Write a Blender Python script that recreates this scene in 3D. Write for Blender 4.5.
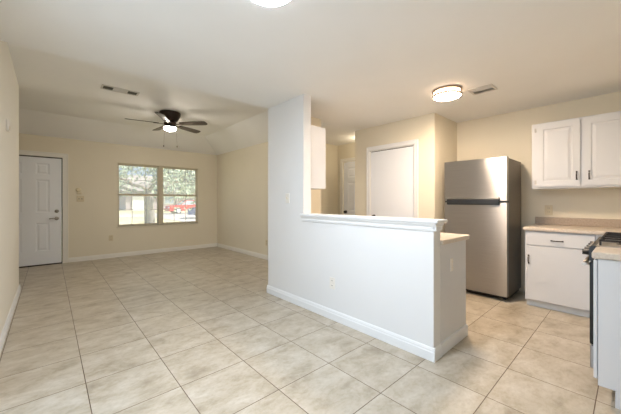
import bpy, bmesh, math, random
from mathutils import Vector, Matrix

C = bpy.context.scene
COL = C.collection
for o in list(bpy.data.objects):
    bpy.data.objects.remove(o)
random.seed(7)
PI = math.pi

# ------------------------------------------------------------------ camera
H = 1.21
cam_d = bpy.data.cameras.new('camera')
cam = bpy.data.objects.new('camera', cam_d)
COL.objects.link(cam)
cam.location = (0, 0, H)
cam.rotation_euler = (PI / 2, 0, -0.73377)
cam_d.sensor_fit = 'HORIZONTAL'
cam_d.sensor_width = 36.0
cam_d.lens = 289.93 / 621 * 36.0
cam_d.shift_y = -5.643 / 621
cam_d.clip_start = 0.02
cam_d.clip_end = 400
C.camera = cam

# ------------------------------------------------------------------ exposure, world, sun, daylight
C.view_settings.view_transform = 'Standard'
C.view_settings.look = 'None'
C.view_settings.gamma = 1.0
C.view_settings.exposure = 1.6
C.view_settings.use_curve_mapping = False

W = bpy.data.worlds.new('sky')
C.world = W
W.use_nodes = True
wn, wl = W.node_tree.nodes, W.node_tree.links
wn.clear()
wo = wn.new('ShaderNodeOutputWorld')
wb = wn.new('ShaderNodeBackground')
ws = wn.new('ShaderNodeTexSky')
ws.sky_type = 'HOSEK_WILKIE'
ws.sun_direction = (0.55, -0.35, 0.75)
ws.turbidity = 6
wb.inputs['Strength'].default_value = 1.7
wl.new(ws.outputs[0], wb.inputs[0])
wl.new(wb.outputs[0], wo.inputs[0])


def light(name, kind, loc, rot, energy, color, **kw):
    d = bpy.data.lights.new(name, kind)
    d.energy = energy
    d.color = color
    for k, v in kw.items():
        setattr(d, k, v)
    o = bpy.data.objects.new(name, d)
    COL.objects.link(o)
    o.location = loc
    o.rotation_euler = rot
    return o


sun = light('sun', 'SUN', (10, -5, 20), (0, 0, 0), 4.6, (1.0, 0.96, 0.9), angle=0.01)
sun.rotation_euler = Vector((-0.62, 0.30, -0.72)).to_track_quat('-Z', 'Y').to_euler()
# daylight coming in through the glazed patio door in the left wall, beside the camera
light('patio_daylight', 'AREA', (-0.47, 1.30, 1.06), (PI / 2, 0, -PI / 2), 7.8, (0.72, 0.87, 1.0),
      shape='RECTANGLE', size=2.2, size_y=1.95)
# unseen light added to brighten the hallway, round the corner behind the pantry
light('hallway_added_light', 'POINT', (4.45, 3.50, 2.30), (0, 0, 0), 1.3, (1.0, 0.84, 0.62), shadow_soft_size=0.1)


# ------------------------------------------------------------------ materials
def lin(c):
    return tuple(((v / 255) / 12.92 if v / 255 <= 0.04045 else ((v / 255 + 0.055) / 1.055) ** 2.4) for v in c) + (1.0,)


def new_mat(name):
    m = bpy.data.materials.new(name)
    m.use_nodes = True
    return m, m.node_tree.nodes, m.node_tree.links, m.node_tree.nodes['Principled BSDF']


def noise_to(n, l, scale, detail=4, coord='Object', mapping=None, rough=0.55, dist=0.0):
    tc = n.new('ShaderNodeTexCoord')
    t = n.new('ShaderNodeTexNoise')
    t.inputs['Scale'].default_value = scale
    t.inputs['Detail'].default_value = detail
    t.inputs['Roughness'].default_value = rough
    t.inputs['Distortion'].default_value = dist
    if mapping:
        mp = n.new('ShaderNodeMapping')
        mp.inputs['Scale'].default_value = mapping
        l.new(tc.outputs[coord], mp.inputs[0])
        l.new(mp.outputs[0], t.inputs['Vector'])
    else:
        l.new(tc.outputs[coord], t.inputs['Vector'])
    return t


def ramp(n, l, src, stops):
    r = n.new('ShaderNodeValToRGB')
    e = r.color_ramp.elements
    e[0].position, e[0].color = stops[0]
    e[1].position, e[1].color = stops[-1]
    for p, c in stops[1:-1]:
        x = e.new(p)
        x.color = c
    l.new(src, r.inputs[0])
    return r


def bump(n, l, b, src, strength, dist=0.002):
    bp = n.new('ShaderNodeBump')
    bp.inputs['Strength'].default_value = strength
    bp.inputs['Distance'].default_value = dist
    l.new(src, bp.inputs['Height'])
    l.new(bp.outputs[0], b.inputs['Normal'])


def paint(name, rgb, rough=0.6, var=3, scale=1.5, bmp=0.0, bscale=220, metallic=0.0):
    m, n, l, b = new_mat(name)
    t = noise_to(n, l, scale)
    lo = tuple(max(0, v - var) for v in rgb)
    hi = tuple(min(255, v + var) for v in rgb)
    r = ramp(n, l, t.outputs[0], [(0.3, lin(lo)), (0.7, lin(hi))])
    l.new(r.outputs[0], b.inputs['Base Color'])
    b.inputs['Roughness'].default_value = rough
    b.inputs['Metallic'].default_value = metallic
    if bmp:
        t2 = noise_to(n, l, bscale, 2)
        bump(n, l, b, t2.outputs[0], bmp)
    return m


def emitter(name, rgb, strength):
    m, n, l, b = new_mat(name)
    b.inputs['Base Color'].default_value = lin(rgb)
    b.inputs['Emission Color'].default_value = lin(rgb)
    b.inputs['Emission Strength'].default_value = strength
    b.inputs['Roughness'].default_value = 0.4
    return m


def tile_floor():
    m, n, l, b = new_mat('travertine_floor_tile')
    tc = n.new('ShaderNodeTexCoord')
    mp = n.new('ShaderNodeMapping')
    T = 0.45728
    mp.inputs['Location'].default_value = (-0.1815 + 5 * T, -(1.0618 - 5 * T), 0)
    l.new(tc.outputs['Object'], mp.inputs[0])
    br = n.new('ShaderNodeTexBrick')
    br.offset = 0.0
    br.squash = 1.0
    br.inputs['Scale'].default_value = 1.0
    br.inputs['Brick Width'].default_value = T
    br.inputs['Row Height'].default_value = T
    br.inputs['Mortar Size'].default_value = 0.0026
    br.inputs['Mortar Smooth'].default_value = 0.15
    br.inputs['Bias'].default_value = 0.0
    br.inputs['Color1'].default_value = (0, 0, 0, 1)
    br.inputs['Color2'].default_value = (1, 1, 1, 1)
    br.inputs['Mortar'].default_value = (0.5, 0.5, 0.5, 1)
    l.new(mp.outputs[0], br.inputs['Vector'])
    # every tile shifts the veining so that it does not run through the joints
    sc = n.new('ShaderNodeVectorMath')
    sc.operation = 'SCALE'
    sc.inputs['Scale'].default_value = 9.0
    l.new(br.outputs['Color'], sc.inputs[0])
    ad = n.new('ShaderNodeVectorMath')
    ad.operation = 'ADD'
    l.new(sc.outputs[0], ad.inputs[0])
    l.new(tc.outputs['Object'], ad.inputs[1])
    mp2 = n.new('ShaderNodeMapping')
    mp2.inputs['Scale'].default_value = (1.0, 1.5, 1.0)
    mp2.inputs['Rotation'].default_value = (0, 0, 0.25)
    l.new(ad.outputs[0], mp2.inputs[0])
    n1 = n.new('ShaderNodeTexNoise')
    n1.inputs['Scale'].default_value = 4.6
    n1.inputs['Detail'].default_value = 7
    n1.inputs['Roughness'].default_value = 0.62
    n1.inputs['Distortion'].default_value = 0.35
    l.new(mp2.outputs[0], n1.inputs['Vector'])
    r1 = ramp(n, l, n1.outputs[0], [(0.30, lin((160, 148, 129))), (0.44, lin((181, 170, 151))),
                                    (0.55, lin((190, 180, 163))), (0.70, lin((201, 193, 179)))])
    n2 = n.new('ShaderNodeTexNoise')
    n2.inputs['Scale'].default_value = 24
    n2.inputs['Detail'].default_value = 5
    n2.inputs['Roughness'].default_value = 0.7
    l.new(mp2.outputs[0], n2.inputs['Vector'])
    r2 = ramp(n, l, n2.outputs[0], [(0.35, (0.86, 0.84, 0.80, 1)), (0.55, (1, 1, 1, 1))])
    mx = n.new('ShaderNodeMix')
    mx.data_type = 'RGBA'
    mx.blend_type = 'MULTIPLY'
    mx.inputs[0].default_value = 0.8
    l.new(r1.outputs[0], mx.inputs[6])
    l.new(r2.outputs[0], mx.inputs[7])
    mg = n.new('ShaderNodeMix')
    mg.data_type = 'RGBA'
    mg.inputs[7].default_value = lin((98, 80, 62))
    l.new(br.outputs['Fac'], mg.inputs[0])
    l.new(mx.outputs[2], mg.inputs[6])
    l.new(mg.outputs[2], b.inputs['Base Color'])
    rr = n.new('ShaderNodeMapRange')
    rr.inputs['To Min'].default_value = 0.30
    rr.inputs['To Max'].default_value = 0.42
    l.new(n2.outputs[0], rr.inputs[0])
    l.new(rr.outputs[0], b.inputs['Roughness'])
    iv = n.new('ShaderNodeMath')
    iv.operation = 'SUBTRACT'
    iv.inputs[0].default_value = 1.0
    l.new(br.outputs['Fac'], iv.inputs[1])
    b.inputs['Specular IOR Level'].default_value = 0.3
    bump(n, l, b, iv.outputs[0], 0.5, 0.002)
    return m


def laminate(name, a, c):
    m, n, l, b = new_mat(name)
    t = noise_to(n, l, 60, 6, rough=0.75)
    r = ramp(n, l, t.outputs[0], [(0.35, lin(a)), (0.65, lin(c))])
    l.new(r.outputs[0], b.inputs['Base Color'])
    b.inputs['Roughness'].default_value = 0.35
    return m


def steel(name, rgb, rough=0.3, aniso=1.0):
    m, n, l, b = new_mat(name)
    t = noise_to(n, l, 3.0, 3, mapping=(1, 1, 160))
    r = ramp(n, l, t.outputs[0], [(0.3, lin(tuple(v - 6 for v in rgb))), (0.7, lin(tuple(min(255, v + 6) for v in rgb)))])
    l.new(r.outputs[0], b.inputs['Base Color'])
    b.inputs['Metallic'].default_value = 1.0
    b.inputs['Roughness'].default_value = rough
    b.inputs['Anisotropic'].default_value = aniso
    b.inputs['Anisotropic Rotation'].default_value = 0.25
    tg = n.new('ShaderNodeTangent')
    tg.direction_type = 'RADIAL'
    tg.axis = 'Z'
    l.new(tg.outputs[0], b.inputs['Tangent'])
    return m


def glass(name, refl=0.08, tint=(1, 1, 1, 1), veil=0.0):
    m = bpy.data.materials.new(name)
    m.use_nodes = True
    n, l = m.node_tree.nodes, m.node_tree.links
    n.clear()
    out = n.new('ShaderNodeOutputMaterial')
    tr = n.new('ShaderNodeBsdfTransparent')
    tr.inputs[0].default_value = tint
    gl = n.new('ShaderNodeBsdfGlossy')
    gl.inputs['Roughness'].default_value = 0.02
    mx = n.new('ShaderNodeMixShader')
    mx.inputs[0].default_value = refl
    l.new(tr.outputs[0], mx.inputs[1])
    l.new(gl.outputs[0], mx.inputs[2])
    if veil > 0:  # milky veil that imitates the haze of an overexposed view
        du = n.new('ShaderNodeBsdfTranslucent')
        du.inputs[0].default_value = (0.92, 0.92, 0.92, 1)
        m2 = n.new('ShaderNodeMixShader')
        m2.inputs[0].default_value = veil
        l.new(mx.outputs[0], m2.inputs[1])
        l.new(du.outputs[0], m2.inputs[2])
        l.new(m2.outputs[0], out.inputs[0])
    else:
        l.new(mx.outputs[0], out.inputs[0])
    return m


def bark():
    m, n, l, b = new_mat('tree_bark')
    t = noise_to(n, l, 6, 6, mapping=(3, 3, 0.6), rough=0.7)
    r = ramp(n, l, t.outputs[0], [(0.3, lin((96, 88, 84))), (0.7, lin((150, 142, 138)))])
    l.new(r.outputs[0], b.inputs['Base Color'])
    b.inputs['Roughness'].default_value = 0.9
    bump(n, l, b, t.outputs[0], 0.6, 0.02)
    return m


def lawn_mat():
    m, n, l, b = new_mat('dry_lawn')
    t = noise_to(n, l, 0.7, 8, rough=0.7)
    r = ramp(n, l, t.outputs[0], [(0.3, lin((150, 150, 104))), (0.5, lin((186, 178, 140))), (0.7, lin((206, 198, 166)))])
    l.new(r.outputs[0], b.inputs['Base Color'])
    b.inputs['Roughness'].default_value = 0.95
    return m


def siding(name, rgb, pitch=0.2):
    m, n, l, b = new_mat(name)
    tc = n.new('ShaderNodeTexCoord')
    w = n.new('ShaderNodeTexWave')
    w.bands_direction = 'Z'
    w.wave_profile = 'SAW'
    w.inputs['Scale'].default_value = 1 / pitch / 3.14
    l.new(tc.outputs['Object'], w.inputs['Vector'])
    b.inputs['Base Color'].default_value = lin(rgb)
    b.inputs['Roughness'].default_value = 0.8
    bump(n, l, b, w.outputs[0], 0.5, 0.02)
    return m


M = {}
M['wall'] = paint('cream_wall_paint', (229, 220, 199), 0.62, 2, 1.2, 0.12)
M['wallleft'] = paint('pale_cream_wall_paint', (234, 229, 217), 0.6, 1, 1.2, 0.1)
M['wallwhite'] = paint('warm_white_wall_paint', (230, 229, 227), 0.6, 1, 1.2, 0.1)
M['ceil'] = paint('ceiling_white_paint', (244, 243, 240), 0.75, 2, 1.2, 0.2, 160)
M['trim'] = paint('white_trim_paint', (236, 236, 235), 0.38, 1)
M['trimcream'] = paint('cream_trim_paint', (236, 232, 223), 0.42, 1)
M['door'] = paint('white_door_paint', (242, 244, 248), 0.42, 1)
M['cab'] = paint('white_cabinet_paint', (216, 216, 217), 0.4, 2)
M['floor'] = tile_floor()
M['lam'] = laminate('beige_laminate', (200, 184, 166), (220, 208, 192))
M['splash'] = laminate('taupe_laminate', (164, 146, 126), (188, 170, 150))
M['steel'] = steel('brushed_steel', (172, 169, 166))
M['cooktop'] = paint('cooktop_steel', (190, 182, 172), 0.3, 4, 20, metallic=0.6)
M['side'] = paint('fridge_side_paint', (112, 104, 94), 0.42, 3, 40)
M['black'] = paint('black_enamel', (22, 23, 24), 0.25, 2)
M['iron'] = paint('cast_iron', (34, 31, 30), 0.55, 5, 30)
M['blackplastic'] = paint('black_plastic', (30, 32, 34), 0.35, 2)
M['bronze'] = paint('dark_bronze', (54, 42, 36), 0.35, 6, 10, metallic=0.7)
M['blade'] = paint('dark_walnut_blade', (62, 48, 40), 0.42, 10, 6)
M['chrome'] = paint('satin_nickel', (176, 170, 162), 0.28, 4, 8, metallic=1.0)
M['hinge'] = paint('painted_hinge', (204, 200, 194), 0.4, 2)
M['plate'] = paint('ivory_plate_plastic', (234, 229, 220), 0.4, 1)
M['plateold'] = paint('almond_plate_plastic', (216, 202, 170), 0.4, 1)
M['slot'] = paint('dark_slot', (60, 54, 46), 0.6, 2)
M['vent'] = paint('vent_white_metal', (214, 210, 202), 0.5, 2)
M['ventdark'] = paint('vent_dark_louvre', (84, 84, 72), 0.6, 4)
M['toe'] = paint('grey_toe_kick', (222, 222, 221), 0.5, 3)
M['sash'] = paint('window_vinyl', (200, 190, 168), 0.45, 2)
M['muntin'] = paint('window_grid', (232, 230, 226), 0.5, 2)
M['gapthreshold'] = paint('dark_gap_and_threshold', (52, 46, 42), 0.7, 3)  # threshold colour, also painted where the door gaps lie in shade
M['glass'] = glass('veiled_window_glass', 0.05, veil=0.22)  # translucent share washes out the view like bright haze
M['clear'] = glass('patio_glass', 0.06)
M['kglow'] = emitter('lit_diffuser_warm', (255, 230, 203), 82.0)
M['dglow'] = emitter('lit_diffuser_neutral', (232, 242, 255), 90.0)
M['ring'] = paint('lamp_ring_metal', (172, 144, 116), 0.4, 4, 8, metallic=0.5)
M['kside'] = emitter('lit_side_band_warm', (255, 222, 188), 2.2)
M['dside'] = emitter('lit_side_band_neutral', (240, 246, 255), 3.0)
M['fglow'] = emitter('lit_fan_bowl', (255, 244, 230), 58.0)
M['bark'] = bark()
M['leaf'] = paint('pale_leaves', (150, 166, 140), 0.8, 26, 2.0)
M['leafg'] = paint('hedge_leaves', (128, 148, 110), 0.8, 26, 2.0)
M['lawn'] = lawn_mat()
M['asphalt'] = paint('asphalt', (168, 164, 160), 0.9, 8, 3)
M['red'] = paint('red_car_paint', (206, 44, 44), 0.25, 2)
M['blue'] = paint('blue_car_paint', (96, 112, 168), 0.3, 2)
M['tyre'] = paint('tyre_rubber', (44, 44, 48), 0.8, 3)
M['carglass'] = paint('car_glass', (150, 164, 172), 0.08, 3)
M['siding'] = siding('mauve_siding', (168, 156, 160))
M['roof'] = paint('grey_shingle', (142, 134, 132), 0.9, 12, 8)
M['white'] = paint('exterior_white', (236, 236, 236), 0.6, 2)


# ------------------------------------------------------------------ mesh helpers
class MB:
    def __init__(self):
        self.bm = bmesh.new()

    def box(self, x0, x1, y0, y1, z0, z1, bev=0.0, seg=1):
        bm = self.bm
        x0, x1 = sorted((x0, x1)); y0, y1 = sorted((y0, y1)); z0, z1 = sorted((z0, z1))
        v = [bm.verts.new((x, y, z)) for x in (x0, x1) for y in (y0, y1) for z in (z0, z1)]
        fs = [(0, 1, 3, 2), (4, 6, 7, 5), (0, 4, 5, 1), (2, 3, 7, 6), (0, 2, 6, 4), (1, 5, 7, 3)]
        f = [bm.faces.new([v[i] for i in q]) for q in fs]
        if bev > 0:
            ed = list({e for q in f for e in q.edges})
            bmesh.ops.bevel(bm, geom=ed, offset=bev, segments=seg, profile=0.5, affect='EDGES')
        return self

    def quad(self, *pts):
        self.bm.faces.new([self.bm.verts.new(p) for p in pts])
        return self

    def prism(self, poly, axis, a, b):
        """poly: 2D points in the two other axes (in x,y,z order); extruded along axis from a to b"""
        bm = self.bm

        def P(p, t):
            q = list(p)
            q.insert(axis, t)
            return q
        A = [bm.verts.new(P(p, a)) for p in poly]
        B = [bm.verts.new(P(p, b)) for p in poly]
        n = len(poly)
        bm.faces.new(A)
        bm.faces.new(B[::-1])
        for i in range(n):
            bm.faces.new((A[i], A[(i + 1) % n], B[(i + 1) % n], B[i]))
        bmesh.ops.recalc_face_normals(bm, faces=bm.faces[:])
        return self

    def lathe(self, prof, loc, seg=32, axis=2, smooth=True):
        """prof: (r, h) pairs; closed with caps where r == 0"""
        bm = self.bm
        rings = []
        for r, h in prof:
            if r < 1e-6:
                p = [0, 0, 0]
                p[axis] = h
                rings.append([bm.verts.new(Vector(loc) + Vector(p))])
            else:
                ring = []
                for i in range(seg):
                    a = 2 * PI * i / seg
                    u, w = r * math.cos(a), r * math.sin(a)
                    p = [u, w]
                    p.insert(axis, h)
                    ring.append(bm.verts.new(Vector(loc) + Vector(p)))
                rings.append(ring)
        for A, B in zip(rings, rings[1:]):
            if len(A) == 1 and len(B) == 1:
                continue
            for i in range(seg):
                j = (i + 1) % seg
                if len(A) == 1:
                    f = bm.faces.new((A[0], B[j], B[i]))
                elif len(B) == 1:
                    f = bm.faces.new((A[i], A[j], B[0]))
                else:
                    f = bm.faces.new((A[i], A[j], B[j], B[i]))
                f.smooth = smooth
        bmesh.ops.recalc_face_normals(bm, faces=bm.faces[:])
        return self

    def tube(self, pts, r, seg=10, r1=None):
        bm = self.bm
        pts = [Vector(p) for p in pts]
        n = len(pts)
        rings = []
        for k, p in enumerate(pts):
            d = (pts[min(k + 1, n - 1)] - pts[max(k - 1, 0)]).normalized()
            up = Vector((0, 0, 1)) if abs(d.z) < 0.9 else Vector((1, 0, 0))
            u = d.cross(up).normalized()
            w = d.cross(u)
            rad = r if r1 is None else r + (r1 - r) * k / max(1, n - 1)
            rings.append([bm.verts.new(p + (u * math.cos(2 * PI * i / seg) + w * math.sin(2 * PI * i / seg)) * rad) for i in range(seg)])
        for A, B in zip(rings, rings[1:]):
            for i in range(seg):
                f = bm.faces.new((A[i], A[(i + 1) % seg], B[(i + 1) % seg], B[i]))
                f.smooth = True
        bm.faces.new(rings[0][::-1])
        bm.faces.new(rings[-1])
        return self

    def xf(self, mat):
        bmesh.ops.transform(self.bm, matrix=mat, verts=self.bm.verts[:])
        return self

    def build(self, name, mat, parent=None, label=None, kind=None):
        """verts are in world coordinates; a child is stored relative to its thing"""
        me = bpy.data.meshes.new(name)
        bmesh.ops.recalc_face_normals(self.bm, faces=self.bm.faces[:])
        if parent is not None:
            w = world_of(parent)
            bmesh.ops.transform(self.bm, matrix=w.inverted(), verts=self.bm.verts[:])
        self.bm.to_mesh(me)
        self.bm.free()
        me.materials.append(mat)
        o = bpy.data.objects.new(name, me)
        COL.objects.link(o)
        if parent is not None:
            o.parent = parent
        if label:
            o['label'] = label
        if kind:
            o['kind'] = kind
        return o


def world_of(o):
    m = Matrix.Translation(o.location) @ o.rotation_euler.to_matrix().to_4x4()
    return m if o.parent is None else world_of(o.parent) @ m


def tag(o, label, cat, group=None, kind=None):
    o['label'] = label
    o['category'] = cat
    if group:
        o['group'] = group
    if kind:
        o['kind'] = kind
    return o


def thing(name, loc, label, cat, group=None, kind=None, rz=0.0):
    o = bpy.data.objects.new(name, None)
    o.empty_display_size = 0.1
    COL.objects.link(o)
    o.location = loc
    o.rotation_euler = (0, 0, rz)
    return tag(o, label, cat, group, kind)


def copy_tree(o, parent=None):
    c = o.copy()
    COL.objects.link(c)
    c.parent = parent
    for ch in [k for k in bpy.data.objects if k.parent == o]:
        copy_tree(ch, c)
    return c


def recentre(o, loc):
    """give a one-mesh thing an origin at loc without moving it"""
    o.data.transform(Matrix.Translation(-Vector(loc)))
    o.location = loc
    return o


def structure(name, mb, mat, label, cat):
    return tag(mb.build(name, mat), label, cat, kind='structure')


# ------------------------------------------------------------------ room numbers
LW = -0.30                     # left wall face
HW0, HW1 = 2.160, 2.275        # half wall, both faces
YB = 3.235                     # where the dining ceiling ends
YE = 1.005                     # free end of the half wall
YP = 2.515                     # where the full-height wall drops to the half wall
FW = 7.464                     # far wall face
LR = 3.358                     # right wall of the living room
KW = 4.74                      # right wall of the kitchen
PX = 3.97                      # pantry front
PY0, PY1 = 1.835, 3.24         # pantry sides
YH = 4.36                      # end of the hallway
ZC = 2.44
ZT = 2.75                      # tray ceiling of the living room
YBK = -1.55                    # wall behind the camera

# ------------------------------------------------------------------ floor and ceilings
structure('floor', MB().box(-1.45, KW + 0.12, YBK - 0.12, FW + 0.12, -0.10, 0.0), M['floor'],
          'cream travertine-look square floor tiles with thin brown grout lines', 'floor')

mb = MB()
mb.box(LW - 0.12, KW + 0.12, YBK - 0.12, YB, ZC, ZC + 0.08)
mb.box(LR, KW + 0.12, YB, YH + 0.1, ZC, ZC + 0.08)
structure('ceiling', mb, M['ceil'], 'flat white ceiling over the dining area and kitchen', 'ceiling')

mb = MB()
xl, xr = -1.45, 2.75
y0, y1 = 3.85, 6.80
mb.quad((xl, y0, ZT), (xr, y0, ZT), (xr, y1, ZT), (xl, y1, ZT))
mb.quad((xl, y1, ZT), (xr, y1, ZT), (LR, FW, ZC + 0.01), (xl, FW, ZC + 0.01))
mb.quad((xr, y0, ZT), (xr, y1, ZT), (LR, FW, ZC + 0.01), (LR, YB, ZC))
mb.quad((xl, y0, ZT), (xr, y0, ZT), (LR, YB, ZC), (xl, YB, ZC))
bmesh.ops.remove_doubles(mb.bm, verts=mb.bm.verts[:], dist=0.001)
bmesh.ops.recalc_face_normals(mb.bm, faces=mb.bm.faces[:])
# give it thickness upwards
ext = bmesh.ops.extrude_face_region(mb.bm, geom=mb.bm.faces[:])
for v in [g for g in ext['geom'] if isinstance(g, bmesh.types.BMVert)]:
    v.co.z += 0.06
structure('ceiling_living', mb, M['ceil'], 'raised tray ceiling of the living room with sloped edges around the fan', 'ceiling')

# ------------------------------------------------------------------ walls


def wall_y(mb, x0, x1, y0, y1, z1, holes):
    """a wall running along X, with openings (xa, xb, za, zb) sorted by xa"""
    x = x0
    for xa, xb, za, zb in holes:
        mb.box(x, xa, y0, y1, 0, z1)
        if za > 0:
            mb.box(xa, xb, y0, y1, 0, za)
        mb.box(xa, xb, y0, y1, zb, z1)
        x = xb
    mb.box(x, x1, y0, y1, 0, z1)
    return mb


def wall_x(mb, y0, y1, x0, x1, z1, holes):
    y = y0
    for ya, yb, za, zb in holes:
        mb.box(x0, x1, y, ya, 0, z1)
        if za > 0:
            mb.box(x0, x1, ya, yb, 0, za)
        mb.box(x0, x1, ya, yb, zb, z1)
        y = yb
    mb.box(x0, x1, y, y1, 0, z1)
    return mb


WX0, WX1, WZ0, WZ1 = 1.105, 2.848, 0.655, 2.050
structure('wall_left', wall_x(MB(), YBK, 5.507, LW - 0.12, LW, ZT, [(0.15, 2.45, 0.0, 2.08)]), M['wallleft'],
          'cream wall at the left edge, ending short of the front door', 'wall')
structure('wall_foyer', MB().box(-1.57, -1.45, 5.387, FW, 0, ZT).box(-1.45, LW - 0.12, 5.387, 5.507, 0, ZT), M['wall'],
          'cream entry walls behind the left wall beside the front door', 'wall')
structure('wall_far', wall_y(MB(), -1.57, LR + 0.12, FW, FW + 0.14, ZC + 0.07,
                             [(-0.745, 0.195, 0.0, 2.06), (WX0, WX1, WZ0, WZ1)]), M['wall'],
          'far cream living room wall holding the front door and window', 'wall')
structure('wall_living_right', MB().box(LR, LR + 0.12, YH, FW, 0, ZC + 0.05), M['wall'],
          'right side cream wall of the living room beside the window', 'wall')
structure('wall_hall_end', MB().box(LR + 0.12, KW + 0.12, YH, YH + 0.12, 0, ZC), M['wall'],
          'dim cream wall closing the hallway behind the kitchen opening', 'wall')
structure('wall_kitchen_right', wall_x(MB(), YBK - 0.12, YH, KW, KW + 0.12, ZC, [(3.40, 4.20, 0.0, 2.06)]), M['wall'],
          'cream kitchen wall behind fridge and cabinets', 'wall')
structure('wall_pantry', wall_x(MB(), PY0, PY1, PX, PX + 0.11, ZC, [(2.135, 2.915, 0.0, 2.045)])
          .box(PX + 0.11, KW, PY0, PY0 + 0.11, 0, ZC).box(PX + 0.11, KW, PY1 - 0.11, PY1, 0, ZC), M['wall'],
          'cream pantry closet walls boxed out left of the fridge', 'wall')
mb = MB()
mb.box(HW0, HW1, YP, YB, 0, ZC)
mb.box(HW0, HW1, YE, YP, 0, 1.005)
structure('wall_half', mb, M['wallwhite'], 'white half wall between dining area and kitchen, rising full height at its far end', 'wall')
structure('wall_stub', MB().box(HW1, 3.03, YB - 0.115, YB, 0, ZC), M['wall'],
          'short cream return wall behind the hanging cabinet at the kitchen opening', 'wall')
structure('wall_back', MB().box(LW, KW, YBK - 0.12, YBK, 0, ZC), M['wall'],
          'plain cream wall closing the dining area', 'wall')
structure('wall_kitchen_back', MB().box(2.42, KW, -0.62, -0.50, 0, ZC), M['wall'],
          'cream wall behind the stove counter', 'wall')


# ------------------------------------------------------------------ baseboards
def bprof(face, sgn, h=0.092, t=0.015):
    """profile in (offset, z) for a colonial baseboard standing off a face"""
    return [(face, 0), (face + sgn * t, 0), (face + sgn * t, h * 0.66), (face + sgn * t * 0.75, h * 0.74),
            (face + sgn * t * 0.75, h * 0.84), (face + sgn * t * 0.35, h), (face, h)]


def base_x(mb, face, sgn, y0, y1, **k):     # along Y, on a face X = const
    return mb.prism(bprof(face, sgn, **k), 1, y0, y1)


def base_y(mb, face, sgn, x0, x1, **k):     # along X, on a face Y = const
    return mb.prism(bprof(face, sgn, **k), 0, x0, x1)


structure('baseboard_left', base_y(base_x(base_x(MB(), LW, 1, YBK, 0.15), LW, 1, 2.45, 5.5216), 5.507, 1, -1.45, LW + 0.0142, h=0.0918), M['trim'],
          'white baseboard along the foot of the left wall', 'baseboard')
structure('baseboard_far', base_y(base_y(MB(), FW, -1, 0.285, LR), FW, -1, -1.45, -0.835), M['trimcream'],
          'white baseboard below the living room window', 'baseboard')
structure('baseboard_living_right', base_x(MB(), LR, -1, YH, FW), M['trimcream'],
          'white baseboard of the right living room wall', 'baseboard')
mb = base_x(MB(), HW0, -1, YE - 0.0146, YB + 0.0146, h=0.1)
base_y(mb, YE, -1, HW0 - 0.0142, HW1, h=0.0998)
base_y(mb, YB, 1, HW0 - 0.0142, 3.03, h=0.0998)
structure('baseboard_half', mb, M['trim'], 'white baseboard along the foot of the half wall', 'baseboard')
mb = base_x(MB(), PX, -1, PY0 - 0.015, 2.07)
base_x(mb, PX, -1, 2.985, PY1 + 0.015)
base_y(mb, PY0, -1, PX, KW)
structure('baseboard_pantry', mb, M['trim'], 'white baseboard around the pantry closet', 'baseboard')
mb = base_y(MB(), YH, -1, LR, KW)
structure('baseboard_hall', mb, M['trim'], 'white baseboard of the hallway end wall', 'baseboard')

# cap of the half wall: board with a stepped moulding below it
mb = MB()
mb.box(HW0 - 0.035, HW1 + 0.03, YE - 0.045, YP + 0.0, 1.046, 1.070, 0.006, 2)
mb.box(HW0 - 0.035, HW0, YP, YP + 0.03, 1.046, 1.070, 0.004, 1)
mb.prism([(HW0, 0.985), (HW0 - 0.008, 0.985), (HW0 - 0.012, 1.000), (HW0 - 0.012, 1.015), (HW0 - 0.024, 1.034),
          (HW0 - 0.026, 1.046), (HW0, 1.046)], 1, YE - 0.026, YP + 0.02)
mb.prism([(YE, 0.985), (YE - 0.008, 0.985), (YE - 0.012, 1.000), (YE - 0.012, 1.015), (YE - 0.024, 1.034),
          (YE - 0.026, 1.046), (YE, 1.046)], 0, HW0 - 0.012, HW1 + 0.012)
mb.box(HW0, HW1, YE, YP, 1.005, 1.046)
structure('trim_1', mb, M['trim'], 'white ledge cap with moulding on top of the half wall', 'ledge')


# ------------------------------------------------------------------ doors
def face_map(axis, face, sgn):
    """maps (u, z, d) to world: d runs out of the face"""
    if axis == 1:      # face Y = const, u is X
        return lambda u, z, d: (u, face + sgn * d, z)
    return lambda u, z, d: (face + sgn * d, u, z)


def raised(mb, mp, u0, u1, z0, z1, steps):
    """nested rectangular rings (inset, depth) closed by a flat field"""
    bm = mb.bm
    rings = []
    for ins, d in steps:
        rings.append([bm.verts.new(mp(*q, d)) for q in ((u0 + ins, z0 + ins), (u1 - ins, z0 + ins), (u1 - ins, z1 - ins), (u0 + ins, z1 - ins))])
    for A, B in zip(rings, rings[1:]):
        for i in range(4):
            bm.faces.new((A[i], A[(i + 1) % 4], B[(i + 1) % 4], B[i]))
    bm.faces.new(rings[-1])


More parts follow.
